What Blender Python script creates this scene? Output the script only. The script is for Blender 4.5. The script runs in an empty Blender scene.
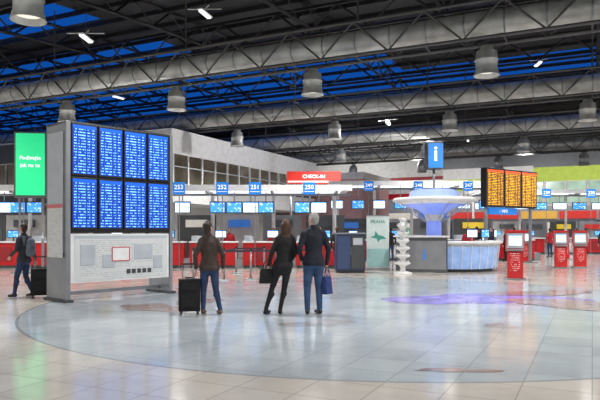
import bpy, math, random
import numpy as np
from mathutils import Vector, Matrix
random.seed(7)
sc = bpy.context.scene
sc.view_settings.view_transform = 'Standard'
sc.view_settings.look = 'None'
HALL = math.atan2(-0.438, 0.899)      # hall axes are turned against the camera
def AB(a, b, z=0): return (a*.899+b*.438, -a*.438+b*.899, z)

# ------------------------------------------------------------------ materials
def mat(name, col, rough=.5, metal=0, emit=None, es=0, var=.06, scale=3.0, bump=0):
    m = bpy.data.materials.new(name); m.use_nodes = True
    nt = m.node_tree; p = nt.nodes['Principled BSDF']
    p.inputs['Roughness'].default_value = rough
    p.inputs['Metallic'].default_value = metal
    c = (col[0], col[1], col[2], 1)
    if var > 0:
        tc = nt.nodes.new('ShaderNodeTexCoord'); n = nt.nodes.new('ShaderNodeTexNoise')
        n.inputs['Scale'].default_value = scale; n.inputs['Detail'].default_value = 4
        nt.links.new(tc.outputs['Object'], n.inputs['Vector'])
        r = nt.nodes.new('ShaderNodeValToRGB')
        r.color_ramp.elements[0].position = .3; r.color_ramp.elements[1].position = .7
        r.color_ramp.elements[0].color = (c[0]*(1-var*2), c[1]*(1-var*2), c[2]*(1-var*2), 1)
        r.color_ramp.elements[1].color = (min(1, c[0]*(1+var)), min(1, c[1]*(1+var)), min(1, c[2]*(1+var)), 1)
        nt.links.new(n.outputs['Fac'], r.inputs['Fac']); nt.links.new(r.outputs['Color'], p.inputs['Base Color'])
        if bump:
            bn = nt.nodes.new('ShaderNodeBump'); bn.inputs['Strength'].default_value = bump; bn.inputs['Distance'].default_value = .03
            nt.links.new(n.outputs['Fac'], bn.inputs['Height']); nt.links.new(bn.outputs[0], p.inputs['Normal'])
    else:
        p.inputs['Base Color'].default_value = c
    if emit:
        p.inputs['Emission Color'].default_value = (*emit, 1); p.inputs['Emission Strength'].default_value = es
    return m

def screen_mat(name, bg, fg, rows=20, cols=34, dens=.5, es=1.0, header=None, rough=.3, fields=None):
    """rows of text-like marks, laid out on the UV of the panel"""
    m = bpy.data.materials.new(name); m.use_nodes = True
    nt = m.node_tree; N = nt.nodes; L = nt.links; p = N['Principled BSDF']
    p.inputs['Roughness'].default_value = rough
    uv = N.new('ShaderNodeUVMap'); sp = N.new('ShaderNodeSeparateXYZ'); L.new(uv.outputs[0], sp.inputs[0])
    def M(op, a, b=None):
        n = N.new('ShaderNodeMath'); n.operation = op
        for i, v in enumerate((a, b)):
            if v is None: continue
            if isinstance(v, (int, float)): n.inputs[i].default_value = v
            else: L.new(v, n.inputs[i])
        return n.outputs[0]
    v = M('MULTIPLY', sp.outputs[1], rows); u = M('MULTIPLY', sp.outputs[0], cols)
    fv = M('FRACT', v); iv = M('FLOOR', v); iu = M('FLOOR', u)
    m1 = M('MULTIPLY', M('GREATER_THAN', fv, .32), M('LESS_THAN', fv, .68))
    cb = N.new('ShaderNodeCombineXYZ'); L.new(iu, cb.inputs[0]); L.new(iv, cb.inputs[1])
    wn = N.new('ShaderNodeTexWhiteNoise'); wn.noise_dimensions = '2D'; L.new(cb.outputs[0], wn.inputs['Vector'])
    t = M('MULTIPLY', M('LESS_THAN', wn.outputs['Value'], dens), m1)
    if fields:      # tidy table columns: text only inside the given u ranges
        tot = None
        for u0, u1 in fields:
            f = M('MULTIPLY', M('GREATER_THAN', sp.outputs[0], u0), M('LESS_THAN', sp.outputs[0], u1))
            tot = f if tot is None else M('ADD', tot, f)
        t = M('MULTIPLY', t, tot)
    else:
        cb2 = N.new('ShaderNodeCombineXYZ'); L.new(M('FLOOR', M('MULTIPLY', sp.outputs[0], 7)), cb2.inputs[0]); L.new(M('FLOOR', M('MULTIPLY', v, .5)), cb2.inputs[1])
        wn2 = N.new('ShaderNodeTexWhiteNoise'); wn2.noise_dimensions = '2D'; L.new(cb2.outputs[0], wn2.inputs['Vector'])
        t = M('MULTIPLY', t, M('LESS_THAN', wn2.outputs['Value'], .8))
        t = M('MULTIPLY', t, M('MULTIPLY', M('GREATER_THAN', sp.outputs[0], .05), M('LESS_THAN', sp.outputs[0], .95)))
    mx = N.new('ShaderNodeMix'); mx.data_type = 'RGBA'; L.new(t, mx.inputs[0])
    mx.inputs[6].default_value = (*bg, 1); mx.inputs[7].default_value = (*fg, 1)
    out = mx.outputs[2]
    if header:
        mh = N.new('ShaderNodeMix'); mh.data_type = 'RGBA'; L.new(M('GREATER_THAN', sp.outputs[1], .93), mh.inputs[0])
        L.new(out, mh.inputs[6]); mh.inputs[7].default_value = (*header, 1); out = mh.outputs[2]
    L.new(out, p.inputs['Base Color'])
    if es > 0:
        L.new(out, p.inputs['Emission Color']); p.inputs['Emission Strength'].default_value = es
    return m

WHITE = mat('white_paint', (.80, .80, .80), .45)
OFFW = mat('off_white_wall', (.60, .60, .59), .7)
GREY = mat('grey_metal', (.30, .31, .33), .35, .6)
SLATE = mat('slate_panel', (.12, .13, .14), .45, .3)
LGREY = mat('light_grey_laminate', (.46, .50, .54), .4)
DGREY = mat('dark_grey_metal', (.07, .075, .08), .45, .3)
BLACK = mat('black_plastic', (.010, .010, .012), .4)
STEEL = mat('galvanised_duct', (.52, .53, .51), .36, .35, var=.18, scale=1.5)
CHORD = mat('truss_steel', (.09, .09, .088), .5, .3)
ROOFT = mat('black_roof_steel', (.008, .008, .010), .6)
DECK = mat('roof_deck', (.032, .034, .04), .8, var=.25, scale=.3)
RED = mat('red_laminate', (.56, .008, .012), .35)
REDD = mat('dark_red', (.3, .01, .015), .5)
BLUES = mat('blue_sign', (.01, .16, .5), .4, emit=(.01, .2, .7), es=.6)
WTXT = mat('white_lettering', (.9, .9, .9), .5, emit=(1, 1, 1), es=.6, var=0)
DTXT = mat('dark_lettering', (.05, .05, .06), .5, var=0)
GRN = mat('green_lit_panel', (.02, .5, .2), .4, emit=(.0, .62, .22), es=.8)
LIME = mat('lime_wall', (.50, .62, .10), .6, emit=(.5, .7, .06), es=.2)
PINK = mat('pink_wall', (.62, .36, .36), .7)
ORANGE = mat('red_banner', (.6, .03, .02), .5, emit=(.8, .03, .015), es=.25)
NAVY = mat('navy_cabinet', (.02, .035, .09), .4)
LAMPE = mat('lamp_diffuser', (.7, .7, .65), .4, emit=(1, .93, .8), es=.7, var=0)
TUBE = mat('luminaire_white', (.9, .9, .9), .4, emit=(.95, .98, 1), es=1.2, var=0)
GLOWB = mat('blue_glow_panel', (.33, .48, .72), .25, emit=(.22, .42, .95), es=.35, var=.12)
GLOWL = mat('lavender_glass', (.30, .38, .8), .25, emit=(.16, .28, .95), es=.45)
DGLASS = mat('dark_office_glass', (.05, .045, .04), .12, emit=(.5, .38, .25), es=.08, var=.4, scale=.8)
LITGL = mat('lit_window', (.35, .5, .42), .2, emit=(.55, .8, .6), es=.35, var=.3, scale=.6)
YEL = mat('yellow_panel', (.8, .6, .05), .5, emit=(.9, .6, .05), es=.4)
BOARD = screen_mat('departures_screen', (.001, .035, .30), (.22, .56, 1.0), 17, 40, .66, 1.05, (.005, .08, .48), fields=[(.05, .17), (.22, .54), (.61, .73), (.81, .93)])
YBOARD = screen_mat('departures_yellow', (.13, .03, .006), (1.0, .60, .03), 22, 30, .85, 1.15, (.8, .08, .02), fields=[(.05, .2), (.25, .6), (.66, .78), (.83, .95)])
MON = screen_mat('monitor_screen', (.05, .28, .7), (.9, .95, 1), 6, 8, .4, 1.1, (.02, .1, .4))
MONW = screen_mat('monitor_white', (.7, .8, .9), (.05, .2, .6), 5, 8, .35, 1.0, (.02, .25, .7))
INFO = screen_mat('info_print', (.64, .66, .66), (.44, .46, .48), 22, 110, .6, .0, (.45, .5, .55), .4)
INFO2 = screen_mat('end_print', (.62, .63, .62), (.42, .43, .45), 34, 14, .4, .0, (.6, .15, .15), .4)
SHOPM = [mat('shop_%d' % i, c, .5, emit=c, es=.35) for i, c in enumerate([(.7, .04, .03), (.04, .18, .6), (.75, .72, .65), (.1, .5, .3), (.8, .45, .08), (.18, .2, .23)])]

def glass_mat():
    m = bpy.data.materials.new('sky_painted_glazing'); m.use_nodes = True  # evening sky blue is put into the glass colour; the world is white
    nt = m.node_tree; nt.nodes.remove(nt.nodes['Principled BSDF'])
    t = nt.nodes.new('ShaderNodeBsdfTransparent'); t.inputs[0].default_value = (.004, .10, .62, 1)
    n = nt.nodes.new('ShaderNodeTexNoise'); n.inputs['Scale'].default_value = .15
    r = nt.nodes.new('ShaderNodeValToRGB'); r.color_ramp.elements[0].color = (.002, .07, .42, 1); r.color_ramp.elements[1].color = (.012, .18, .85, 1)
    nt.links.new(n.outputs['Fac'], r.inputs['Fac']); nt.links.new(r.outputs['Color'], t.inputs[0])
    nt.links.new(t.outputs[0], nt.nodes['Material Output'].inputs[0]); return m
SKYGL = glass_mat()

# ------------------------------------------------------------------ mesh builder
class B:
    def __init__(s): s.V = []; s.F = []; s.M = []; s.U = []; s.S = []; s.mats = []
    def mi(s, m):
        if m not in s.mats: s.mats.append(m)
        return s.mats.index(m)
    def face(s, idx, m, uv=None, sm=False):
        s.F.append(idx); s.M.append(s.mi(m)); s.U.append(uv); s.S.append(sm)
    def box(s, c, d, m, rz=0, rx=0):
        k = len(s.V); R = Matrix.Rotation(rz, 3, 'Z') @ Matrix.Rotation(rx, 3, 'X')
        for x, y, z in ((-1,-1,-1),(1,-1,-1),(1,1,-1),(-1,1,-1),(-1,-1,1),(1,-1,1),(1,1,1),(-1,1,1)):
            v = R @ Vector((x*d[0]/2, y*d[1]/2, z*d[2]/2)); s.V.append((v.x+c[0], v.y+c[1], v.z+c[2]))
        for f in ((3,2,1,0),(4,5,6,7),(0,1,5,4),(1,2,6,5),(2,3,7,6),(3,0,4,7)):
            s.face([k+i for i in f], m)
        return s
    def cyl(s, p0, p1, r0, r1, m, n=6, cap=True):
        p0 = Vector(p0); p1 = Vector(p1); ax = (p1-p0).normalized()
        u = ax.cross(Vector((0, 0, 1)))
        if u.length < 1e-4: u = Vector((1, 0, 0))
        u.normalize(); w = ax.cross(u); k = len(s.V)
        for p, r in ((p0, r0), (p1, r1)):
            for i in range(n):
                t = 2*math.pi*i/n; q = p+u*math.cos(t)*r+w*math.sin(t)*r; s.V.append(tuple(q))
        for i in range(n):
            j = (i+1) % n; s.face([k+i, k+n+i, k+n+j, k+j], m, sm=n > 6)
        if cap:
            s.face([k+i for i in range(n)], m); s.face([k+n+i for i in reversed(range(n))], m)
        return s
    def lathe(s, c, prof, m, n=28, a0=0, a1=2*math.pi):
        full = abs(a1-a0-2*math.pi) < 1e-6; k = len(s.V); nn = n if full else n+1
        for r, z in prof:
            for i in range(nn):
                t = a0+(a1-a0)*i/n; s.V.append((c[0]+r*math.cos(t), c[1]+r*math.sin(t), c[2]+z))
        for j in range(len(prof)-1):
            mm = m[j] if isinstance(m, list) else m
            for i in range(n):
                i2 = (i+1) % nn; s.face([k+j*nn+i, k+j*nn+i2, k+(j+1)*nn+i2, k+(j+1)*nn+i], mm, sm=True)
        return s
    def quad(s, pts, m):
        k = len(s.V); s.V += [tuple(p) for p in pts]; s.face([k, k+1, k+2, k+3], m, [(0,0),(1,0),(1,1),(0,1)]); return s
    def screen(s, c, w, h, m, rz=0, tilt=0):
        """upright panel facing local -Y"""
        R = Matrix.Rotation(rz, 3, 'Z') @ Matrix.Rotation(tilt, 3, 'X'); c = Vector(c)
        return s.quad([c + R @ Vector(p) for p in ((-w/2,0,-h/2),(w/2,0,-h/2),(w/2,0,h/2),(-w/2,0,h/2))], m)
    def poly(s, pts, m):
        k = len(s.V); s.V += [tuple(p) for p in pts]; s.face(list(range(k, k+len(pts))), m); return s
    def prism(s, pts, axis_off, m):
        k = len(s.V); n = len(pts); o = Vector(axis_off)
        s.V += [tuple(p) for p in pts]; s.V += [tuple(Vector(p)+o) for p in pts]
        s.face([k+i for i in range(n)], m); s.face([k+n+i for i in reversed(range(n))], m)
        for i in range(n):
            j = (i+1) % n; s.face([k+j, k+i, k+n+i, k+n+j], m)
        return s
    def text(s, txt, c, size, m, rz=0, rx=math.pi/2):
        cu = bpy.data.curves.new('t', 'FONT'); cu.body = txt; cu.size = size; cu.align_x = 'CENTER'; cu.align_y = 'CENTER'; cu.offset = size*.015
        cu.resolution_u = 2
        o = bpy.data.objects.new('t', cu); sc.collection.objects.link(o)
        me = bpy.data.meshes.new_from_object(o.evaluated_get(bpy.context.evaluated_depsgraph_get()))
        R = Matrix.Translation(c) @ Matrix.Rotation(rz, 4, 'Z') @ Matrix.Rotation(rx, 4, 'X'); k = len(s.V)
        for v in me.vertices: s.V.append(tuple(R @ v.co))
        for f in me.polygons: s.face([k+i for i in f.vertices], m)
        bpy.data.objects.remove(o); bpy.data.curves.remove(cu); bpy.data.meshes.remove(me); return s
    def build(s, name, loc=(0, 0, 0), rz=0, bevel=0):
        me = bpy.data.meshes.new(name); me.from_pydata(s.V, [], s.F)
        for m in s.mats: me.materials.append(m)
        me.polygons.foreach_set('material_index', s.M); me.polygons.foreach_set('use_smooth', s.S)
        uvl = me.uv_layers.new(name='UVMap')
        for p, uv in zip(me.polygons, s.U):
            if uv:
                for li, c in zip(p.loop_indices, uv): uvl.data[li].uv = c
        me.update(); o = bpy.data.objects.new(name, me); sc.collection.objects.link(o)
        o.location = loc; o.rotation_euler = (0, 0, rz)
        if bevel:
            b = o.modifiers.new('bev', 'BEVEL'); b.width = bevel; b.segments = 2; b.limit_method = 'ANGLE'; b.angle_limit = math.radians(50)
        return o

# ------------------------------------------------------------------ floor
CX, CY, CR = 1.5, 12.8, 6.85
def floor_mat():
    m = bpy.data.materials.new('floor_tiles'); m.use_nodes = True
    nt = m.node_tree; N = nt.nodes; L = nt.links; p = N['Principled BSDF']
    tc = N.new('ShaderNodeTexCoord')
    mp = N.new('ShaderNodeMapping'); mp.inputs['Rotation'].default_value = (0, 0, -HALL); L.new(tc.outputs['Object'], mp.inputs[0])
    def brick(w, c1, c2, mo, ms):
        b = N.new('ShaderNodeTexBrick'); b.offset = 0; b.inputs['Scale'].default_value = 1
        b.inputs['Brick Width'].default_value = w; b.inputs['Row Height'].default_value = w; b.inputs['Mortar Size'].default_value = ms
        b.inputs['Color1'].default_value = (*c1, 1); b.inputs['Color2'].default_value = (*c2, 1); b.inputs['Mortar'].default_value = (*mo, 1)
        L.new(mp.outputs[0], b.inputs['Vector']); return b
    b1 = brick(.62, (.645, .60, .545), (.59, .55, .495), (.42, .39, .34), .007)
    b2 = brick(.62, (.50, .55, .58), (.43, .48, .515), (.34, .37, .39), .007)
    ns = N.new('ShaderNodeTexNoise'); ns.inputs['Scale'].default_value = .9; ns.inputs['Detail'].default_value = 8; ns.inputs['Roughness'].default_value = .65; L.new(tc.outputs['Object'], ns.inputs[0])
    vd = N.new('ShaderNodeVectorMath'); vd.operation = 'DISTANCE'; L.new(tc.outputs['Object'], vd.inputs[0]); vd.inputs[1].default_value = (CX, CY, 0)
    def M(op, a, b):
        n = N.new('ShaderNodeMath'); n.operation = op
        for i, v in enumerate((a, b)):
            if isinstance(v, (int, float)): n.inputs[i].default_value = v
            else: L.new(v, n.inputs[i])
        return n.outputs[0]
    inside = M('LESS_THAN', vd.outputs['Value'], CR)
    ring = M('MULTIPLY', M('GREATER_THAN', vd.outputs['Value'], CR-.05), inside)
    def mix(f, a, b, t='MIX'):
        n = N.new('ShaderNodeMix'); n.data_type = 'RGBA'; n.blend_type = t
        for i, v in ((0, f), (6, a), (7, b)):
            if isinstance(v, float): n.inputs[i].default_value = v
            elif isinstance(v, tuple): n.inputs[i].default_value = (*v, 1)
            else: L.new(v, n.inputs[i])
        return n.outputs[2]
    c = mix(inside, b1.outputs[0], b2.outputs[0]); c = mix(ring, c, (.34, .35, .36))
    rp = N.new('ShaderNodeValToRGB'); rp.color_ramp.elements[0].color = (.82, .82, .83, 1); rp.color_ramp.elements[1].color = (1, 1, 1, 1)
    rp.color_ramp.elements[0].position = .35; rp.color_ramp.elements[1].position = .6
    L.new(ns.outputs['Fac'], rp.inputs[0]); c = mix(1.0, c, rp.outputs[0], 'MULTIPLY')
    L.new(c, p.inputs['Base Color']); p.inputs['Roughness'].default_value = .13
    return m
fb = B(); fb.quad([(-75, -6, 0), (55, -6, 0), (55, 110, 0), (-75, 110, 0)], floor_mat()); fb.build('floor')
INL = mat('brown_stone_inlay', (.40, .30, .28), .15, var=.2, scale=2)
INLG = mat('grey_stone_inlay', (.40, .40, .42), .15, var=.2, scale=2)
REFLV = mat('violet_painted_reflection', (.33, .28, .70), .15, var=.25, scale=2)  # violet light reflected on the floor, painted as a flat colour
def blob(b, x, y, rx, ry, rot, m, seed, n=34, z=.004):
    rnd = random.Random(seed); ph = [rnd.uniform(0, 6.28) for _ in range(6)]; pts = []
    for i in range(n):
        t = 2*math.pi*i/n; k = 1+sum(.28/(j+1)*math.sin((j+2)*t+ph[j]) for j in range(6))
        px, py = rx*k*math.cos(t), ry*k*math.sin(t)
        pts.append((x+px*math.cos(rot)-py*math.sin(rot), y+px*math.sin(rot)+py*math.cos(rot), z))
    b.poly(pts, m)
ib = B()
blob(ib, 4.1, 13.5, 1.7, 1.3, .1, REFLV, 3); blob(ib, 5.5, 12.5, 1.3, .75, -.5, INL, 5, z=.006); blob(ib, 5.9, 14.7, 1.1, .7, .2, INL, 8, z=.008)  # violet blob is a painted reflection; the brown ones belong to the map
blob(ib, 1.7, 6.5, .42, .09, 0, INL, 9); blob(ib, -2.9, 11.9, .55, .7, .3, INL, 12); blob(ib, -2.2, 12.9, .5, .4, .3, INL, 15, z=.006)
blob(ib, .3, 9.9, .5, .35, .3, INLG, 18); blob(ib, 3.2, 9.6, .25, .2, .3, INLG, 19)
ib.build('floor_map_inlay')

# ------------------------------------------------------------------ roof
def deckz(b): return 10.4+2.6*math.sin(math.pi*min(max((b-3)/64, 0), 1))
rb = B(); gb = B(); A0, A1 = -92, 22
bs = [6+1.95*i for i in range(30)]
for i in range(len(bs)-1):
    b0, b1 = bs[i], bs[i+1]; mid = (b0+b1)/2
    segs = [(A0, A1, False)]
    if 20 < mid < 24 or 27 < mid < 47:
        e = A1 if 32 < mid < 34.5 or 42 < mid < 44.5 else (-12 if mid > 38 else -23)
        segs = [(A0, e, True)] + ([(e, A1, False)] if e < A1 else [])
    for a0, a1, g in segs:
        (gb if g else rb).quad([(a0, b0, deckz(b0)), (a1, b0, deckz(b0)), (a1, b1, deckz(b1)), (a0, b1, deckz(b1))], SKYGL if g else DECK)
rb.build('ceiling', rz=HALL); gb.build('window_1', rz=HALL)
# arched lattice girders across the hall
ag = B()
a = A0+2
while a < A1:
    pb = None; k = 0; b = 6
    while b < 64:
        zt, zl = deckz(b)-.15, deckz(b)-1.15
        if pb is not None:
            z0t, z0l = deckz(pb)-.15, deckz(pb)-1.15
            ag.cyl((a, pb, z0t), (a, b, zt), .09, .09, ROOFT, 4, False); ag.cyl((a, pb, z0l), (a, b, zl), .09, .09, ROOFT, 4, False)
            ag.cyl((a, pb, z0t if k % 2 else z0l), (a, b, zl if k % 2 else zt), .055, .055, ROOFT, 4, False)
        pb = b; b += 1.3; k += 1
    a += 6.45
ag.build('arched_roof_girders', rz=HALL)
pu = B(); b = 8
while b < 64:
    z = deckz(b)-.3
    pu.box(((A0+A1)/2, b, z+.08), (A1-A0, .09, .22), ROOFT); b += 1.95
for k, b in enumerate((15.7, 26.1, 36.6, 47, 57.5)):       # longitudinal dark lattice
    z = deckz(b)-.5; a = -70
    pu.box((-28, b, z), (90, .12, .12), ROOFT); pu.box((-28, b, z-1.3), (90, .12, .12), ROOFT)
    i = 0
    while a < 15:
        pu.cyl((a, b, z if i % 2 else z-1.3), (a+1.6, b, z-1.3 if i % 2 else z), .055, .055, ROOFT, 4, False); a += 1.6; i += 1
pu.build('roof_purlins', rz=HALL)
AF = .899*-7.7-.438*36; BF = .438*-7.7+.899*36
# duct beams
lampA = {1: -12.6, 2: -9.65, 3: -13.1, 4: -10.5, 5: -13.5}
for n in range(1, 6):
    b = 10.45*n; z = 8.5; t = B(); a0, a1 = -78, 14
    t.cyl((a0, b, z), (a1, b, z), .43, .43, STEEL, 20)
    a = a0
    while a < a1:
        t.cyl((a, b, z), (a+.05, b, z), .45, .45, GREY, 20); a += 1.3
    ch = [(-.52, .60), (.52, .60), (-.45, -.58), (.45, -.58)]
    for db, dz in ch: t.cyl((a0, b+db, z+dz), (a1, b+db, z+dz), .06, .06, CHORD, 6)
    a = a0; i = 0
    while a < a1:
        for s_ in (0, 1):
            p, q = ch[s_], ch[s_+2]
            if i % 2: p, q = q, p
            t.cyl((a, b+p[0], z+p[1]), (a+1.3, b+q[0], z+q[1]), .035, .035, CHORD, 5, False)
        if i % 2 == 0:
            t.cyl((a, b-.52, z+.6), (a, b+.52, z+.6), .03, .03, CHORD, 4, False)
            t.cyl((a, b-.45, z-.58), (a, b+.45, z-.58), .03, .03, CHORD, 4, False)
            if i % 6 == 0: t.cyl((a, b, z+.6), (a, b, deckz(b)-.2), .04, .04, CHORD, 4, False)
        a += 1.3; i += 1
    t.build('ventilation_duct_beam', rz=HALL)
    for k in range(-5, 4):
        a = lampA[n]+6.45*k
        if a > 10 or (a < AF+1 and b > BF-1): continue
        x, y, _ = AB(a, b)
        l = B()
        l.lathe((0, 0, 0), [(.001, .55), (.2, .55), (.22, .42), (.34, .36), (.36, .12), (.385, .1), (.385, .06), (.36, .04), (.36, -.2), (.42, -.42), (.43, -.45), (.37, -.42), (.3, -.25)], STEEL, 24)
        l.lathe((0, 0, -.3), [(.31, 0), (.001, 0)], LAMPE, 20)
        l.cyl((0, 0, .5), (0, 0, .7), .04, .04, DGREY, 6)
        l.box((0, 0, .62), (.5, .1, .06), DGREY)
        l.build('high_bay_lamp', (x, y, 7.2))
        if n <= 4 and -34 < a:
            ld = bpy.data.lights.new('lamp_light', 'SPOT'); ld.energy = 1200; ld.color = (1, .98, .95)
            ld.spot_size = math.radians(155); ld.spot_blend = .6; ld.shadow_soft_size = .28
            lo = bpy.data.objects.new('lamp_light', ld); sc.collection.objects.link(lo); lo.location = (x, y, 6.68)
# small luminaires under the roof
for (x, y, z, r) in [(-8.2, 23, 8.9, .5), (-3.8, 24, 10.2, .4), (5.3, 36, 8.0, .4), (13.5, 34, 11, .5), (-11.5, 38, 10, .3), (14, 50, 9.1, .4)]:
    u = B(); u.box((0, 0, 0), (.85, .16, .05), TUBE, .5+r); u.box((0, 0, .06), (1.0, .22, .04), WHITE, .5+r)
    u.cyl((-.7, 0, .1), (.7, .1, .35), .02, .02, WHITE, 5); u.cyl((0, -.6, .15), (0, .5, .3), .02, .02, WHITE, 5)
    u.cyl((0, 0, .1), (0, 0, min(3.2, 12-z)), .012, .012, DGREY, 4)
    u.build('roof_luminaire', (x, y, z), r)

# ------------------------------------------------------------------ building shell
wb = B()
def seg(a0, a1, bands):
    for z0, z1, m in bands: wb.box(((a0+a1)/2, 63, (z0+z1)/2), (a1-a0, .4, z1-z0), m)
seg(-92, -29, [(0, 12, OFFW)])
seg(-29, -22, [(0, 6, PINK), (6, 12, OFFW)])
seg(-22, -14, [(0, 5, LGREY), (5, 5.6, RED), (5.6, 7.0, WHITE), (7.0, 7.35, REDD), (7.35, 12, OFFW)])
seg(-14, -9.5, [(0, 4.6, LGREY), (4.6, 5.7, WHITE), (5.7, 6.9, LIME), (6.9, 8.0, WHITE), (8, 12, SLATE)])
seg(-9.5, -5.2, [(0, 4.3, LGREY), (4.3, 6.4, OFFW), (6.4, 8.0, WHITE), (8, 12, SLATE)])
seg(-5.2, 30, [(0, 4, LGREY), (4, 6.4, WHITE), (6.4, 7.8, LIME), (7.8, 12, SLATE)])
wb.build('wall_back', rz=HALL)
w2 = B()
for i in range(12):
    a = -6+i*1.9
    for j in range(2):
        w2.box((a+.85, 62.72, 4.75+j*1.1), (1.6, .1, .95), LITGL)
    w2.box((a-.08, 62.7, 5.3), (.12, .16, 2.4), WHITE)
w2.build('window_2', rz=HALL)
# left mezzanine wing: facade along the b axis
mz = B()
mz.box((AF-30, BF+10.5, 7.0), (60, 21, 1.5), WHITE)
mz.box((AF-30, BF+10.5, 3.9), (59.8, 20.8, 1.2), OFFW)
mz.box((AF-30.2, BF+10.5, 5.4), (59.4, 20.2, 1.9), DGREY)
mz.box((AF-32, BF+12.5, 1.65), (56, 16, 3.3), OFFW)
mz.box((AF-31, BF-.08, 6.95), (58, .12, 1.3), SLATE); mz.box((AF-31, BF-.02, 3.95), (58, .1, 1.0), SLATE)
mz.build('wall_left', rz=HALL)
fw = B()
for i in range(14):
    b = BF+.2+i*1.5
    fw.box((AF-.12, b+.72, 5.4), (.06, 1.32, 1.75), DGLASS); fw.box((AF-.06, b, 5.4), (.12, .09, 1.85), WHITE)
fw.box((AF-.05, BF+10.5, 5.5), (.1, 20.8, .06), LGREY)
for i in range(20):
    a = AF-1.6*i-.2
    fw.box((a-.75, BF+.12, 5.4), (1.45, .06, 1.75), DGLASS); fw.box((a, BF+.06, 5.4), (.09, .12, 1.85), LGREY)
fw.build('window_3', rz=HALL)
pk = B(); pk.box((-24, 56, 3.2), (10, 8, 6.4), PINK); pk.box((-24, 56, 6.7), (10.4, 8.4, .6), WHITE); pk.build('wall_1', rz=HALL)
lw = B(); lw.box((-91, 35, 6), (.4, 70, 12), OFFW); lw.build('wall_2', rz=HALL)
# shops along the back
rnd = random.Random(4)
for i in range(13):
    a = -21+i*3.3; s_ = B()
    s_.box((0, 0, 1.4), (3.0, .5, 2.8), SHOPM[5]); s_.box((0, -.27, 1.3), (2.6, .06, 2.2), SHOPM[2 if i % 2 else 5])
    s_.box((0, -.3, 3.1), (3.1, .7, .7), SHOPM[rnd.choice([0, 1, 0, 3, 4, 2])]); s_.box((-.6, -.33, .9), (.7, .1, 1.7), SHOPM[rnd.randrange(6)]); s_.box((.7, -.33, 1.5), (.8, .1, .8), SHOPM[rnd.randrange(6)])
    x, y, _ = AB(a, 61); s_.build('shop_front', (x, y, 0), HALL)

# ------------------------------------------------------------------ check-in islands
def counter(x, y, rz=0, red=True):
    c = B(); m = RED if red else LGREY
    c.box((0, 0, .06), (1.9, .6, .12), DGREY); c.box((0, 0, .58), (1.95, .65, .92), m); c.box((0, -.34, .58), (.9, .03, .6), REDD if red else WHITE)
    c.box((0, -.02, 1.08), (2.0, .8, .06), WHITE); c.box((-.75, .05, 1.22), (.35, .5, .25), LGREY)
    c.box((.25, .25, 1.2), (.05, .05, .25), DGREY); c.box((.25, .22, 1.42), (.5, .05, .34), BLACK); c.screen((.25, .19, 1.42), .44, .28, MON if (x*7) % 2 > 1 else MONW)
    c.box((1.15, .3, .2), (.35, 1.2, .4), GREY); c.build('check_in_counter', (x, y, 0), rz, .01)
def monitor(x, y, z, m, top, rz=0, w=.62):
    c = B(); c.box((0, 0, 0), (w+.06, .07, .5), BLACK); c.screen((0, -.045, 0), w, .43, m); c.cyl((0, .02, .2), (0, .02, top-z), .025, .025, GREY, 6)
    c.box((0, .05, 0), (.2, .08, .2), DGREY); c.build('overhead_monitor', (x, y, z), rz)
def sign(txt, x, y, z, s_=.46, zb=None):
    c = B(); c.box((0, 0, 0), (s_, .07, s_), BLUES); c.text(txt, (0, -.045, .04), s_*.5, WTXT); c.box((0, -.04, -.14), (s_*.8, .012, .02), WTXT)
    c.cyl((0, .05, -z), (0, .05, .1), .02, .02, GREY, 6); c.box((0, .05, -z+.015), (.2, .2, .03), GREY); c.build('desk_number_sign', (x, y, z))
def canopy(x0, x1, y, z, depth=2.4, cols=4):
    c = B(); w = x1-x0
    c.box((w/2, depth/2, .15), (w, depth, .18), WHITE); c.box((w/2, -.05, .13), (w+.1, .12, .26), WHITE)
    c.box((w/2, .3, -.15), (w, .1, .1), GREY); c.box((w/2, .8, .03), (w*.96, .12, .04), TUBE); c.box((w/2, 1.8, .03), (w*.96, .12, .04), TUBE)  # tube strips under the slab are added to brighten the canopy
    for i in range(cols):
        px = .6+(w-1.2)*i/(cols-1); c.cyl((px, depth*.75, -z), (px, depth*.75, .1), .09, .09, WHITE, 12); c.box((px, depth*.4, .0), (.1, depth*.8, .16), GREY)
    k = int(w/2)
    for i in range(k):
        px = w*(i+.5)/k; c.box((px, depth*.92, -z+1.15), (w/k*.9, .08, 2.3), [SLATE, OFFW, GREY, SLATE, LGREY][i % 5])
        c.box((px, depth*.86, -z+1.9), (w/k*.5, .06, .35), [SHOPM[1], SHOPM[2], SHOPM[0], YEL, SLATE, SLATE][(i*5) % 6])
    c.build('check_in_canopy', (x0, y, z), 0)
canopy(-16, 2.2, 26.0, 3.28, 2.6, 7)
for x in (-14.6, -12.4, -10.2, -8, -5.8, -3.6, -1.4, .8): counter(x, 25.2)
for i, x in enumerate((-12.6, -12, -11.3, -5.0, -3.5, -2.8, -2.1, -1.45, .1, .8)): monitor(x, 25.55, 2.55, MON if i % 3 else MONW, 3.2)
for tx, x in (('254', -11.4), ('253', -4.98), ('252', -3.2), ('251', -1.85), ('250', .38)): sign(tx, x, 24.7, 3.3, .5)
canopy(1.6, 11.5, 33, 4.05, 3, 5)
for i in range(5): counter(2.6+2.2*i, 32, 0, i % 2 == 0)
for i in range(8): monitor(2+1.15*i, 32.6, 3.0, MON if i % 2 else MONW, 4.0)
for i in range(3): sign(str(249-i), 3.6+2.6*i, 31.4, 3.9, .5)
canopy(12.2, 27, 42, 4.2, 3, 5)
for i in range(6): counter(13.3+2.3*i, 41, 0, i % 2 == 1)
for i in range(10): monitor(12.6+1.35*i, 41.6, 3.3, MON if i % 2 else MONW, 4.1, 0, .9)
for i in range(4): sign(str(240-i), 13.6+3*i, 40.4, 4.1, .6)
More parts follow.
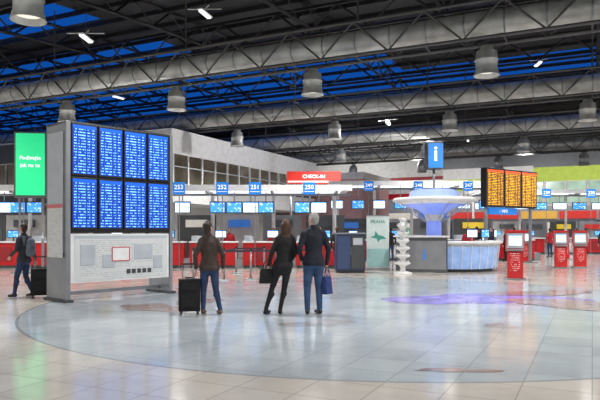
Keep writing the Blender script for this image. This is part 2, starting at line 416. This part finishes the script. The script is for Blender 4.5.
og = B(); og.box((0, 0, 0), (3.3, .2, .75), ORANGE); og.box((0, -.11, -.25), (3.2, .02, .08), WTXT)
for px in (-1.4, 1.4): og.cyl((px, 0, -4.85), (px, 0, 0), .06, .06, GREY, 8); og.box((px, 0, -4.83), (.3, .3, .04), GREY)
og.text('CHECK-IN', (0, -.12, .06), .3, WTXT); og.build('hanging_banner_sign', (.85, 37, 4.85))
# ------------------------------------------------------------------ green advertising screen
gs = B(); gs.box((0, 0, 3.95), (1.15, .22, 2.4), DGREY); gs.screen((0, -.12, 3.97), 1.02, 2.26, GRN)
gs.text('Podivejte', (0, -.135, 4.2), .2, WTXT); gs.text('jak na to', (0, -.135, 3.93), .2, WTXT)
for px in (-.4, .4): gs.cyl((px, 0, 0), (px, 0, 2.8), .05, .05, GREY, 8)
gs.box((0, 0, .03), (1.2, .7, .06), GREY); gs.build('advertising_screen', (-9.85, 22, 0), .12, .01)

# ------------------------------------------------------------------ flight information board
fbx = B(); W = 2.72; Hh = 3.87
for x0 in (0.0, W):
    fbx.box((x0+(.05 if x0 == 0 else -.03), .45, Hh/2), (.1 if x0 == 0 else .08, .9, Hh), GREY)
fbx.box((-.015, .45, 2.35), (.02, .7, 2.6), LGREY)
fbx.quad([(-.03, .8, .95), (-.03, .1, .95), (-.03, .1, 2.1), (-.03, .8, 2.1)], INFO2)
fbx.box((W/2, .12, 2.68), (W-.15, .16, 2.4), BLACK)
fbx.box((W/2, .45, 3.84), (W, .85, .06), DGREY)
cw = (W-.2)/4
for i in range(4):
    for j in range(2):
        cx = .1+cw*(i+.5); cz = 3.28-j*1.16
        fbx.box((cx, .02, cz), (cw-.03, .06, 1.12), BLACK); fbx.screen((cx, -.015, cz), cw-.08, 1.05, BOARD)
fbx.box((W/2, .05, .93), (W-.2, .07, 1.06), WHITE); fbx.screen((W/2+.02, .008, .93), W-.34, .98, INFO)
for bx, bz, bw, bh in ((.5, 1.0, .35, .45), (1.0, .85, .3, .3), (1.9, 1.05, .5, .35), (2.3, .8, .25, .3)): fbx.box((bx, .004, bz), (bw, .012, bh), LGREY)
fbx.box((1.3, 0, 1.0), (.42, .012, .3), WHITE)
for bx, bz, bw, bh in ((1.3, 1.15, .44, .02), (1.3, .85, .44, .02), (1.08, 1.0, .02, .3), (1.52, 1.0, .02, .3)): fbx.box((bx, -.004, bz), (bw, .012, bh), RED)
for k in range(5): fbx.box((1.5+.14*k, 0, .6), (.1, .012, .1), DTXT)
fbx.box((W/2, .45, .15), (W-.1, .08, .08), GREY)
for x0 in (.05, W-.03): fbx.box((x0, .45, .03), (.2, 1.0, .06), DGREY)
fbx.build('flight_information_board', (-4.95, 12.7, 0), math.radians(48), .006)

# yellow departures board
yb = B(); Wy = 3.9
yb.box((Wy/2, .2, 3.5), (Wy, .3, 1.75), BLACK)
for i in range(3):
    cx = Wy*(i+.5)/3; yb.screen((cx, .03, 3.5), Wy/3-.1, 1.6, YBOARD)
    yb.box((Wy*(i)/3+.03, .04, 3.5), (.06, .05, 1.75), DGREY)
yb.box((Wy*.35, .18, 2.45), (2.1, .12, .3), BLUES); yb.text('i  INFO', (Wy*.35, .11, 2.45), .2, WTXT)
for px in (.25, Wy-.25): yb.cyl((px, .25, 0), (px, .25, 2.7), .08, .08, GREY, 10); yb.box((px, .25, .03), (.5, .5, .06), GREY)
yb.build('departures_board', (8.3, 26.6, .0), math.radians(36), .006)

# ------------------------------------------------------------------ information desk
idk = B(); c0 = (0, 0, 0)
idk.lathe(c0, [(1.62, 0), (1.62, .1), (1.72, .12), (1.75, .5), (1.82, .95), (1.9, 1.05), (1.98, 1.08), (1.98, 1.16), (1.5, 1.16), (1.5, 1.08), (1.45, .1)],
          [DGREY, DGREY, GLOWB, GLOWB, LGREY, WHITE, WHITE, WHITE, GREY, GREY], 48)
for i in range(14):
    t = math.radians(200+i*11.5); idk.cyl((1.76*math.cos(t), 1.76*math.sin(t), .12), (1.86*math.cos(t), 1.86*math.sin(t), 1.0), .018, .018, WHITE, 6)
# raised grey service block on the left
idk.prism([(-2.2, -1.35, 0), (-.6, -1.95, 0), (-.5, -1.3, 0), (-1.2, -.2, 0), (-2.2, -.1, 0)], (0, 0, 1.3), SLATE)
idk.prism([(-2.12, -1.41, .12), (-.66, -1.955, .12), (-.66, -1.965, 1.18), (-2.12, -1.42, 1.18)], (0, -.02, 0), GREY)
idk.prism([(-2.3, -1.4, 1.3), (-.55, -2.05, 1.3), (-.4, -1.25, 1.3), (-1.15, -.1, 1.3), (-2.3, -.05, 1.3)], (0, 0, .06), WHITE)
idk.text('i', (-1.4, -1.72, .65), .6, BLUES, -.36)
# canopy mushroom
idk.lathe((-.6, .3, 0), [(.4, 0), (.36, .2), (.3, 1.2), (.3, 1.95), (.4, 2.2), (.7, 2.42), (1.3, 2.6), (1.62, 2.72), (1.66, 2.8), (1.6, 2.86), (1.0, 2.88), (.95, 3.1), (.8, 3.2), (.001, 3.24)],
          [LGREY, GLOWL, GLOWL, WHITE, GLOWL, GLOWL, WHITE, WHITE, WHITE, WHITE, GLOWL, GLOWL, WHITE], 40)
idk.cyl((-.6, .3, 3.2), (-.6, .3, 4.1), .05, .05, GREY, 10)
for k in range(9):
    t = k*2*math.pi/9; idk.cyl((-.6+.32*math.cos(t), .3+.32*math.sin(t), 1.9), (-.6+1.5*math.cos(t), .3+1.5*math.sin(t), 2.66), .02, .02, LGREY, 6)
idk.box((-.6, .3, 4.55), (.62, .62, 1.05), DGREY)
idk.box((-.6, -.02, 4.55), (.58, .03, .98), BLUES); idk.text('i', (-.6, -.042, 4.6), .85, WTXT)
for t, m in ((-1.0, MON), (-.5, MONW), (-1.35, MONW)):
    x, y = 1.7*math.cos(t), 1.7*math.sin(t); idk.cyl((x, y, 1.15), (x, y, 1.3), .03, .03, GREY, 6); idk.box((x, y, 1.45), (.45, .05, .32), BLACK, t+math.pi/2); idk.screen((x+.03*math.cos(t), y+.03*math.sin(t), 1.45), .4, .27, m, t+math.pi/2)
idk.build('information_desk', (6.0, 23.9, 0))
# brochure stand
st = B(); prof = [(.001, 0), (.33, 0), (.33, .04), (.1, .1)]
for k in range(6):
    z = .35+.27*k; prof += [(.09, z-.12), (.13, z-.06), (.27-.015*k, z), (.28-.015*k, z+.05), (.12, z+.08)]
prof += [(.08, 1.9), (.16, 1.97), (.001, 2.0)]
st.lathe((0, 0, 0), prof, WHITE, 28)
for k in range(6):
    for j in range(6):
        t = j*1.047+k*.4; st.box((.2*math.cos(t), .2*math.sin(t), .41+.27*k), (.03, .1, .12), [WHITE, LGREY][j % 2], t)
st.build('brochure_stand', (3.7, 21.6, 0))
# roll-up banner
rbn = B(); BAN = mat('banner_print', (.66, .76, .75), .5); BIRD = mat('banner_green', (.05, .32, .25), .5)
rbn.box((0, 0, .05), (.95, .25, .1), GREY); rbn.box((0, .02, 1.1), (.88, .02, 2.05), BAN); rbn.box((0, .02, 2.14), (.92, .05, .04), GREY); rbn.cyl((0, .1, .08), (0, .05, 2.1), .015, .015, GREY, 6)
rbn.poly([(-.3, 0, 1.3), (-.12, 0, 1.36), (-.1, 0, 1.55), (.02, 0, 1.38), (.2, 0, 1.34), (.33, 0, 1.24), (.12, 0, 1.22), (.0, 0, 1.1), (-.04, 0, 1.24)], BIRD)
rbn.box((0, .005, .5), (.88, .012, .7), mat('banner_foot', (.35, .6, .6), .5)); rbn.text('PRAHA', (0, 0, 1.9), .18, BIRD)
rbn.build('roll_up_banner', (3.05, 23.5, 0))
cab = B(); cab.box((0, 0, .04), (1.0, .6, .08), BLACK); cab.box((0, 0, .75), (1.05, .62, 1.35), NAVY); cab.box((0, 0, 1.45), (1.1, .68, .06), GREY)
cab.box((-.26, -.32, .75), (.48, .02, 1.2), mat('navy_door', (.04, .07, .16), .35)); cab.box((.26, -.32, .75), (.48, .02, 1.2), DGREY); cab.box((0, -.34, .8), (.02, .03, .3), GREY)
cab.box((.25, -.34, 1.15), (.35, .012, .25), LGREY); cab.build('service_cabinet', (1.85, 22.3, 0), .05, .01)

# kiosks
KRED = mat('kiosk_red', (.68, .02, .02), .3)
screen_white = screen_mat('kiosk_print', (.66, .02, .02), (.85, .6, .6), 9, 16, .5, .0, None, fields=[(.15, .85)])
def kiosk(x, y, rz):
    k = B(); k.box((0, 0, .02), (.62, .6, .04), GREY)
    k.prism([(-.24, -.2, .04), (-.24, .2, .04), (-.24, .16, 1.3), (-.24, -.02, 1.3), (-.24, -.12, .95)], (.48, 0, 0), KRED)
    k.screen((0, -.205, .55), .4, .6, screen_white)
    k.box((0, -.02, 1.2), (.58, .14, .6), KRED, 0, -.22); k.box((0, -.1, 1.22), (.5, .03, .5), GREY, 0, -.22); k.screen((0, -.125, 1.24), .38, .34, MONW, 0, -.22)
    k.box((0, -.22, .93), (.5, .22, .05), GREY); k.box((0, .02, 1.52), (.56, .16, .08), KRED)
    k.build('self_check_in_kiosk', (x, y, 0), rz, .008)
kiosk(6.85, 19.1, -.35); kiosk(10.95, 25.2, -.3); kiosk(11.85, 25.4, -.3); kiosk(11.2, 30, -.2); kiosk(14.5, 33, .2); kiosk(9.2, 30.5, .3)

# queue barriers
BELT = mat('barrier_belt', (.03, .03, .05), .7)
bar = B(); pts = [(-3.45, 19.4), (-2.35, 18.6), (-1.55, 18.9), (-.75, 19.3), (.2, 19.9), (-2.3, 21.6), (-1.3, 21.8)]
for x, y in pts:
    bar.lathe((x, y, 0), [(.001, .035), (.17, .03), (.18, 0)], GREY, 18); bar.cyl((x, y, .02), (x, y, .95), .03, .03, GREY, 10); bar.cyl((x, y, .9), (x, y, 1.0), .04, .04, BLACK, 10)
for i, j in ((0, 1), (1, 2), (2, 3), (3, 4), (5, 6), (1, 5)):
    p, q = pts[i], pts[j]; bar.quad([(p[0], p[1], .87), (q[0], q[1], .87), (q[0], q[1], .93), (p[0], p[1], .93)], BELT)
bar.build('queue_barrier')

# ------------------------------------------------------------------ people
SKIN = mat('skin', (.62, .38, .28), .55); EYE = mat('eye', (.02, .015, .01), .2, var=0); LIP = mat('lip', (.45, .15, .13), .5, var=0)
def cloth(n, c, r=.8): return mat(n, c, r, var=.18, scale=9, bump=.7)
JEAN = cloth('blue_denim', (.025, .05, .13)); JEAN2 = cloth('mid_denim', (.035, .08, .18)); BLK = cloth('black_cloth', (.009, .009, .011)); NVJ = cloth('navy_jacket', (.009, .012, .024))
BRJ = cloth('brown_jacket', (.06, .038, .03)); SHOE = cloth('dark_shoe', (.02, .016, .014), .4); BROWNH = cloth('brown_hair', (.07, .03, .014), .5); DARKH = cloth('dark_hair', (.03, .016, .01), .5)
GREYH = cloth('grey_hair', (.33, .31, .29), .6); GRJ = cloth('slate_jacket', (.03, .035, .05)); REDJ = cloth('red_uniform', (.5, .02, .03)); WSH = cloth('white_shirt', (.6, .6, .62)); TAN = cloth('tan_shoe', (.16, .09, .05), .5)
def cap_mesh(V, F, p0, p1, r0, r1, sx, sy, n=14):
    p0 = Vector(p0); p1 = Vector(p1); ax = p1-p0
    ax = ax.normalized() if ax.length > 1e-6 else Vector((0, 0, 1))
    u = ax.cross(Vector((0, 1, 0)))
    if u.length < 1e-3: u = ax.cross(Vector((1, 0, 0)))
    u.normalize(); w = ax.cross(u); c = (p0+p1)/2; k = len(V); rings = []
    for p, r, sgn, angs in ((p0, r0, -1, (80, 50, 25, 0)), (p1, r1, 1, (0, 25, 50, 80))):
        for t in angs:
            t = math.radians(t); rings.append((p+ax*sgn*r*math.sin(t), r*math.cos(t)))
    for q, r in rings:
        for i in range(n):
            a = 2*math.pi*i/n; v = q+u*r*math.cos(a)+w*r*math.sin(a); V.append((c.x+(v.x-c.x)*sx, c.y+(v.y-c.y)*sy, v.z))
    for j in range(len(rings)-1):
        for i in range(n):
            i2 = (i+1) % n; F.append([k+j*n+i, k+j*n+i2, k+(j+1)*n+i2, k+(j+1)*n+i])
    F.append([k+i for i in reversed(range(n))]); F.append([k+(len(rings)-1)*n+i for i in range(n)])
def person(name, loc, rz, H=1.78, top=None, bot=None, shoe=None, hair=None, hairlen='short', arms=None, legs=None, hem=.86, hemr=.165, slim=1.0, vox=.012, lean=(0, 0), headturn=0, legr=1.0, fem=False, extra=None, skirt=None):
    k = H/1.78; P = []
    lx, ly = lean
    def up(p):   # lean the upper body progressively above the hip
        t = max(0, (p[2]-.9)/.9); return (p[0]+lx*t, p[1]+ly*t, p[2])
    def add(p0, p1, r0, r1, m, sx=1, sy=1, L=True):
        P.append((up(p0) if L else p0, up(p1) if L else p1, r0, r1, sx, sy, m))
    sw = (.155 if not fem else .13)*slim
    add((0, 0, hem+.12), (0, 0, 1.12), hemr, .14, top, 1.02*slim, .78)
    add((0, 0, 1.12), (0, .0, 1.33), .14, .155, top, 1.12*slim, .78)
    add((0, -.01, 1.3), (0, -.01, 1.38), .15, .13, top, 1.15*slim, .7)
    add((-sw, 0, 1.43), (sw, 0, 1.43), .062, .062, top)
    add((-.09, -.005, 1.47), (.09, -.005, 1.47), .055, .055, top)
    add((0, 0, 1.49), (0, .0, 1.525), .072, .068, top)
    add((0, 0, 1.46), (0, .015, 1.6), .052, .05, SKIN)
    add((-.07, 0, .93), (.07, 0, .93), .125, .125, bot, 1, .95)
    add((-.06, -.04, .9), (.06, -.04, .9), .11, .11, bot, 1, 1)
    hc = up((0, .02, 1.665))
    ct, st_ = math.cos(headturn), math.sin(headturn)
    def hp(x, y, z): return (hc[0]+x*ct-y*st_, hc[1]+x*st_+y*ct, hc[2]+z)
    def hadd(p0, p1, r0, r1, m, sx=1, sy=1): P.append((hp(*p0), hp(*p1), r0, r1, sx, sy, m))
    hadd((0, 0, .015), (0, .0, .045), .082, .078, SKIN, .95, 1.12)
    hadd((0, .035, -.055), (0, .025, 0), .05, .07, SKIN, .95, 1.0)
    hadd((0, .07, -.08), (0, .06, -.06), .022, .03, SKIN)
    hadd((0, .105, -.02), (0, .09, .02), .014, .009, SKIN)
    for s_ in (-1, 1): hadd((s_*.08, 0, -.01), (s_*.083, -.008, .025), .012, .016, SKIN, 1, 1)
    if hair:
        hadd((0, -.022, .035), (0, -.018, .06), .092, .085, hair, .98, 1.08)
        hadd((0, -.035, -.02), (0, -.03, .03), .07, .085, hair, 1.0, 1.0)
        if hairlen == 'long':
            hadd((0, -.06, -.26), (0, -.045, 0), .06, .085, hair, 1.25, .9); hadd((0, -.075, -.34), (0, -.07, -.2), .035, .06, hair, 1.5, .8)
            for s_ in (-1, 1): hadd((s_*.07, .01, -.18), (s_*.07, 0, .0), .028, .04, hair)
        elif hairlen == 'bob':
            hadd((0, -.035, -.05), (0, -.028, .02), .07, .092, hair, 1.08, 1.0); hadd((0, -.03, .05), (0, -.02, .07), .09, .08, hair, 1.05, 1.1)
    if arms is None: arms = {-1: ((-.25, -.03, 1.14), (-.26, .06, .9)), 1: ((.25, -.03, 1.14), (.26, .06, .9))}
    fing = []
    for s_ in (-1, 1):
        el, wr = arms[s_]; sh = (s_*sw*1.12, 0, 1.42)
        add(sh, el, .064*slim, .05*slim, top); add(el, wr, .048*slim, .038, top)
        e, w_ = Vector(up(el)), Vector(up(wr)); d = (w_-e).normalized(); d2 = (d+Vector((0, 0, -.5))).normalized()
        P.append((tuple(w_), tuple(w_+d2*.03), .026, .028, 1, 1, SKIN))
        pc = w_+d2*.07; P.append((tuple(w_+d2*.045), tuple(pc+d2*.02), .030, .032, .7, 1.3, SKIN))
        for j in range(4):
            off = Vector((0, (.036-.022*j), 0)); L_ = (.038, .044, .041, .032)[j]
            b0 = pc+d2*.025+off; b1 = b0+(d2*.9+Vector((-s_*.3, 0, 0)))*L_; b2 = b1+(d2*.4+Vector((-s_*.8, 0, 0)))*L_*.8
            fing += [(b0, b1, .0098, .009), (b1, b2, .009, .0075)]
        t0 = w_+d2*.04+Vector((0, .03, 0)); t1 = t0+d2*.035+Vector((-s_*.008, .022, 0)); fing += [(t0, t1, .0115, .01), (t1, t1+d2*.03, .01, .0085)]
    if legs is None: legs = {-1: ((-.1, .02, .5), (-.11, -.02, .09), 0), 1: ((.1, .02, .5), (.11, -.02, .09), 0)}
    for s_ in (-1, 1):
        kn, an, toe = legs[s_]
        add((s_*.085, 0, .88), kn, .098*legr, .066*legr, bot, L=False); add(kn, an, .064*legr, .046*legr, bot, L=False)
        add((kn[0], kn[1]-.02, kn[2]-.12), (an[0]*.6+kn[0]*.4, an[1]*.6+kn[1]*.4-.01, an[2]*.6+kn[2]*.4), .055*legr, .045*legr, bot, L=False)
        dx, dy = math.sin(toe), math.cos(toe); za = an[2]-.09
        add((an[0]-dx*.03, an[1]-dy*.03, .045+za), (an[0]+dx*.16, an[1]+dy*.16, .032+max(0, za*.3)), .042, .034, shoe or SHOE, L=False)
        add((an[0], an[1], an[2]), (an[0]+dx*.06, an[1]+dy*.06, .05+za), .04, .036, shoe or SHOE, L=False)
    if extra:
        for e in extra: P.append(e)
    V = []; F = []
    for p0, p1, r0, r1, sx, sy, m in P: cap_mesh(V, F, p0, p1, r0, r1, sx, sy)
    me = bpy.data.meshes.new('tmp'); me.from_pydata(V, [], F); o = bpy.data.objects.new('tmp', me); sc.collection.objects.link(o)
    r = o.modifiers.new('r', 'REMESH'); r.mode = 'VOXEL'; r.voxel_size = vox; sm = o.modifiers.new('s', 'SMOOTH'); sm.iterations = 3; sm.factor = .5
    m2 = bpy.data.meshes.new_from_object(o.evaluated_get(bpy.context.evaluated_depsgraph_get())); bpy.data.objects.remove(o)
    n = len(m2.vertices); co = np.zeros(n*3); m2.vertices.foreach_get('co', co); co = co.reshape(-1, 3)
    fc = np.zeros(len(m2.polygons)*3); m2.polygons.foreach_get('center', fc); fc = fc.reshape(-1, 3)
    mats = []; best = np.full(len(fc), 1e9); idx = np.zeros(len(fc), int)
    for p0, p1, r0, r1, sx, sy, m in P:
        if m not in mats: mats.append(m)
        p0 = np.array(p0); p1 = np.array(p1); c = (p0+p1)/2; q = fc-c; q = q/np.array([sx, sy, 1]); a_ = p0-c; b_ = p1-c; ab = b_-a_; dd = ab.dot(ab)
        t = np.clip(((q-a_) @ ab)/dd, 0, 1) if dd > 1e-9 else np.zeros(len(fc))
        d = (np.linalg.norm(q-a_-t[:, None]*ab, axis=1)-(r0+(r1-r0)*t))*min(sx, sy, 1)
        w = d < best; best[w] = d[w]; idx[w] = mats.index(m)
    # clean hem: above it the jacket, below it the trousers
    ti, bi = mats.index(top), mats.index(bot); tors = np.abs(fc[:, 0]) < .2
    idx[(idx == bi) & (fc[:, 2] > hem) & tors] = ti
    idx[(idx == ti) & (fc[:, 2] < hem) & (np.abs(fc[:, 0]) < .17)] = bi
    hz = (co[:, 2]-hem)/.16; s2 = (hz > -.01) & (hz < 1) & (np.abs(co[:, 0]) < .19)
    kf = 1+.07*(1-np.clip(hz, 0, 1)); co[s2, 0] *= kf[s2]; co[s2, 1] *= kf[s2]
    b = B(); b.mats = mats; b.V = [tuple(v) for v in co]
    for p, i in zip(m2.polygons, idx): b.F.append(list(p.vertices)); b.M.append(int(i)); b.U.append(None); b.S.append(True)
    def blobs(p0, p1, r0, r1, m):
        V = []; F = []; cap_mesh(V, F, p0, p1, r0, r1, 1, 1, 8); kk = len(b.V); b.V += V
        for f in F: b.face([kk+i for i in f], m, sm=True)
    for p0, p1, r0, r1 in fing: blobs(p0, p1, r0, r1, SKIN)
    for s_ in (-1, 1): blobs(hp(s_*.032, .083, .012), hp(s_*.034, .083, .012), .011, .011, EYE)
    blobs(hp(-.02, .088, -.052), hp(.02, .088, -.052), .007, .007, LIP)
    b.V = [(v[0]*k, v[1]*k, v[2]*k) for v in b.V]
    bpy.data.meshes.remove(m2); return b.build(name, loc, rz)

person('man_in_dark_jacket', (.25, 11.0, 0), .25, 1.84, NVJ, JEAN2, SHOE, GREYH, arms={-1: ((-.27, -.04, 1.15), (-.2, .1, .97)), 1: ((.27, -.02, 1.14), (.25, .02, .88))},
       legs={-1: ((-.11, .03, .5), (-.12, -.02, .09), .25), 1: ((.1, .02, .5), (.1, -.04, .09), -.15)}, hem=.86, hemr=.185, legr=1.08, headturn=.7)
person('woman_in_black', (-.31, 11.0, 0), .15, 1.72, BLK, BLK, BLK, BROWNH, 'long', arms={-1: ((-.24, 0, 1.15), (-.27, .05, .93)), 1: ((.22, -.04, 1.16), (.15, .12, 1.0))},
       legs={-1: ((-.2, .04, .5), (-.33, -.02, .09), .5), 1: ((.03, .03, .5), (-.06, -.03, .09), .2)}, hem=.78, hemr=.18, slim=.95, legr=.86, fem=True, lean=(.07, .02), headturn=-.2)
person('woman_in_brown_jacket', (-1.66, 11.0, 0), .2, 1.68, BRJ, JEAN, TAN, DARKH, 'bob', arms={-1: ((-.27, -.05, 1.14), (-.26, .02, .9)), 1: ((.27, -.02, 1.14), (.27, .08, .9))},
       legs={-1: ((-.11, .06, .5), (-.12, .02, .09), .3), 1: ((.12, .0, .5), (.2, -.1, .09), -.2)}, hem=.84, hemr=.19, legr=1.0, fem=True, lean=(-.02, .05), headturn=-.9)
PACK = cloth('backpack_fabric', (.14, .17, .22))
person('traveller_with_backpack', (-6.4, 13.9, 0), 1.35, 1.68, GRJ, JEAN, SHOE, DARKH, 'short', arms={-1: ((-.25, .02, 1.15), (-.2, .2, 1.02)), 1: ((.25, -.08, 1.15), (.27, -.12, .9))},
       legs={-1: ((-.1, .12, .5), (-.1, .18, .09), 0), 1: ((.1, .02, .5), (.1, -.18, .1), 0)}, legr=.98, extra=[((0, -.2, 1.1), (0, -.2, 1.34), .13, .11, 1.05, .8, PACK), ((-.1, .0, 1.2), (-.1, -.02, 1.47), .03, .03, 1, 3.6, PACK), ((.1, .0, 1.2), (.1, -.02, 1.47), .03, .03, 1, 3.6, PACK)])
for (x, y, r, h, t, bt, hr, nm) in [(-12.0, 22.5, .6, 1.7, GRJ, JEAN, DARKH, 'waiting_passenger'), (16.2, 32, 2.6, 1.75, BLK, JEAN, DARKH, 'waiting_passenger'), (-6.0, 23.6, .3, 1.7, BLK, JEAN, DARKH, 'waiting_passenger'),
        (.9, 27.3, 3.1, 1.7, WSH, BLK, BROWNH, 'check_in_agent'), (-3.2, 27.2, 3.3, 1.68, REDJ, BLK, DARKH, 'check_in_agent'), (-1.2, 27.2, 3.0, 1.66, REDJ, BLK, BROWNH, 'check_in_agent'), (6.7, 23.9, 3.0, 1.68, REDJ, BLK, BROWNH, 'information_clerk'),
        (8.6, 29.2, .2, 1.75, BLK, BLK, DARKH, 'waiting_passenger'), (9.9, 31, 2, 1.72, GRJ, BLK, DARKH, 'waiting_passenger'), (4.6, 30.4, .2, 1.72, BLK, JEAN, DARKH, 'waiting_passenger'), (15.0, 36, .2, 1.72, REDJ, JEAN, DARKH, 'waiting_passenger'), (17.5, 38, .2, 1.75, BLK, JEAN, BROWNH, 'waiting_passenger'),
        (-.6, 24.1, .1, 1.76, GRJ, BLK, DARKH, 'waiting_passenger'), (1.5, 24.2, -.3, 1.7, BLK, JEAN, BROWNH, 'waiting_passenger'), (13.2, 37, .5, 1.75, GRJ, BLK, DARKH, 'waiting_passenger'), (10.6, 32.0-1.1, 1.0, 1.7, BLK, BLK, BROWNH, 'waiting_passenger'), (18.8, 39.5, .5, 1.75, WSH, BLK, DARKH, 'waiting_passenger')]:
    person(nm, (x, y, 0), r, h, t, bt, SHOE, hr, vox=.022)

# luggage
def suitcase(x, y, rz, h=.62, w=.42, d=.26):
    s_ = B(); s_.box((0, 0, .06+h/2), (w, d, h), BLK); s_.box((0, -d/2-.012, .06+h*.32), (w*.8, .03, h*.42), BLK); s_.box((0, -d/2-.012, .06+h*.78), (w*.8, .03, h*.24), BLK)
    for px in (-1, 1):
        s_.cyl((px*w*.3, d*.35, h), (px*w*.3, d*.35, h+.32), .01, .01, GREY, 6)
        for py in (-1, 1): s_.cyl((px*w*.4-.015, py*d*.35, .035), (px*w*.4+.015, py*d*.35, .035), .035, .035, DGREY, 12); s_.box((px*w*.4, py*d*.35, .06), (.05, .05, .04), DGREY)
    s_.box((0, d*.35, h+.33), (w*.66, .03, .03), BLACK); s_.box((0, 0, h+.085), (.16, .03, .02), BLACK)
    s_.build('suitcase', (x, y, 0), rz, .02)
suitcase(-2.03, 11.0, .25, .58, .38); suitcase(-5.95, 13.75, .4, .6, .4)
def bag(name, loc, rz, w, h, d, m, hh, taper=.85):
    s_ = B(); t = taper
    k = [(-w/2, -d/2, 0), (w/2, -d/2, 0), (w/2, d/2, 0), (-w/2, d/2, 0)]; u = [(-w/2*t, -d/4, h), (w/2*t, -d/4, h), (w/2*t, d/4, h), (-w/2*t, d/4, h)]
    s_.V = k+u
    for f in ((3,2,1,0),(4,5,6,7),(0,1,5,4),(1,2,6,5),(2,3,7,6),(3,0,4,7)): s_.face(list(f), m)
    for py in (-d/5, d/5):
        pr = None
        for i in range(9):
            a = math.pi*i/8; q = (-math.cos(a)*w*.28, py*(1-math.sin(a)), h-.01+hh*math.sin(a))
            if pr: s_.cyl(pr, q, .009, .009, m, 6)
            pr = q
    s_.box((0, -d*.42, h*.55), (w*.5, .01, h*.25), m); s_.build(name, loc, rz, .012)
BLUEB = cloth('blue_bag', (.015, .04, .2), .5)
bag('shopping_bag', (.50, 11.05, .36), 1.0, .24, .32, .12, BLUEB, .18)
bag('handbag', (-.59, 11.0, .56), .2, .32, .27, .13, BLK, .17)

# ------------------------------------------------------------------ light and sky
w = bpy.data.worlds.new('white_fill'); sc.world = w; w.use_nodes = True
bg = w.node_tree.nodes['Background']; bg.inputs[0].default_value = (1, .99, .97, 1); bg.inputs[1].default_value = .6  # even white fill light, added in place of an evening sky
def spot(loc, tgt, e, col, size, r=.2):
    ld = bpy.data.lights.new('added_spot', 'SPOT'); ld.energy = e; ld.color = col; ld.spot_size = math.radians(size); ld.spot_blend = .9; ld.shadow_soft_size = r
    o = bpy.data.objects.new('added_spot', ld); sc.collection.objects.link(o); o.location = loc; o.rotation_euler = (Vector(tgt)-Vector(loc)).to_track_quat('-Z', 'Y').to_euler()
spot((4.2, 12.7, 8), (4.1, 13.4, 0), 1300, (.32, .2, 1), 32, .3)  # added lamp without a fixture, tints the floor violet
for a, b, ta, tb, e in ((-10, 34, AF, 34, 2500), (-10, 42, AF, 42, 2500), (-24, 54, -24, 63, 2500), (-14, 52, -14, 63, 2000), (-5, 52, -5, 63, 1800), (3, 52, 3, 63, 1500)):
    spot(AB(a, b, 7.6), AB(ta, tb, 6.4), e, (1, .98, .95), 110, .3)  # added wall-wash spots that brighten the wing facade and back wall

cam = bpy.data.cameras.new('camera'); co = bpy.data.objects.new('camera', cam); sc.collection.objects.link(co)
co.location = (0, 0, 1.5); co.rotation_euler = (math.pi/2, 0, 0); cam.lens = 36; cam.sensor_width = 36; cam.shift_y = 32/600
cam.clip_end = 300; sc.camera = co
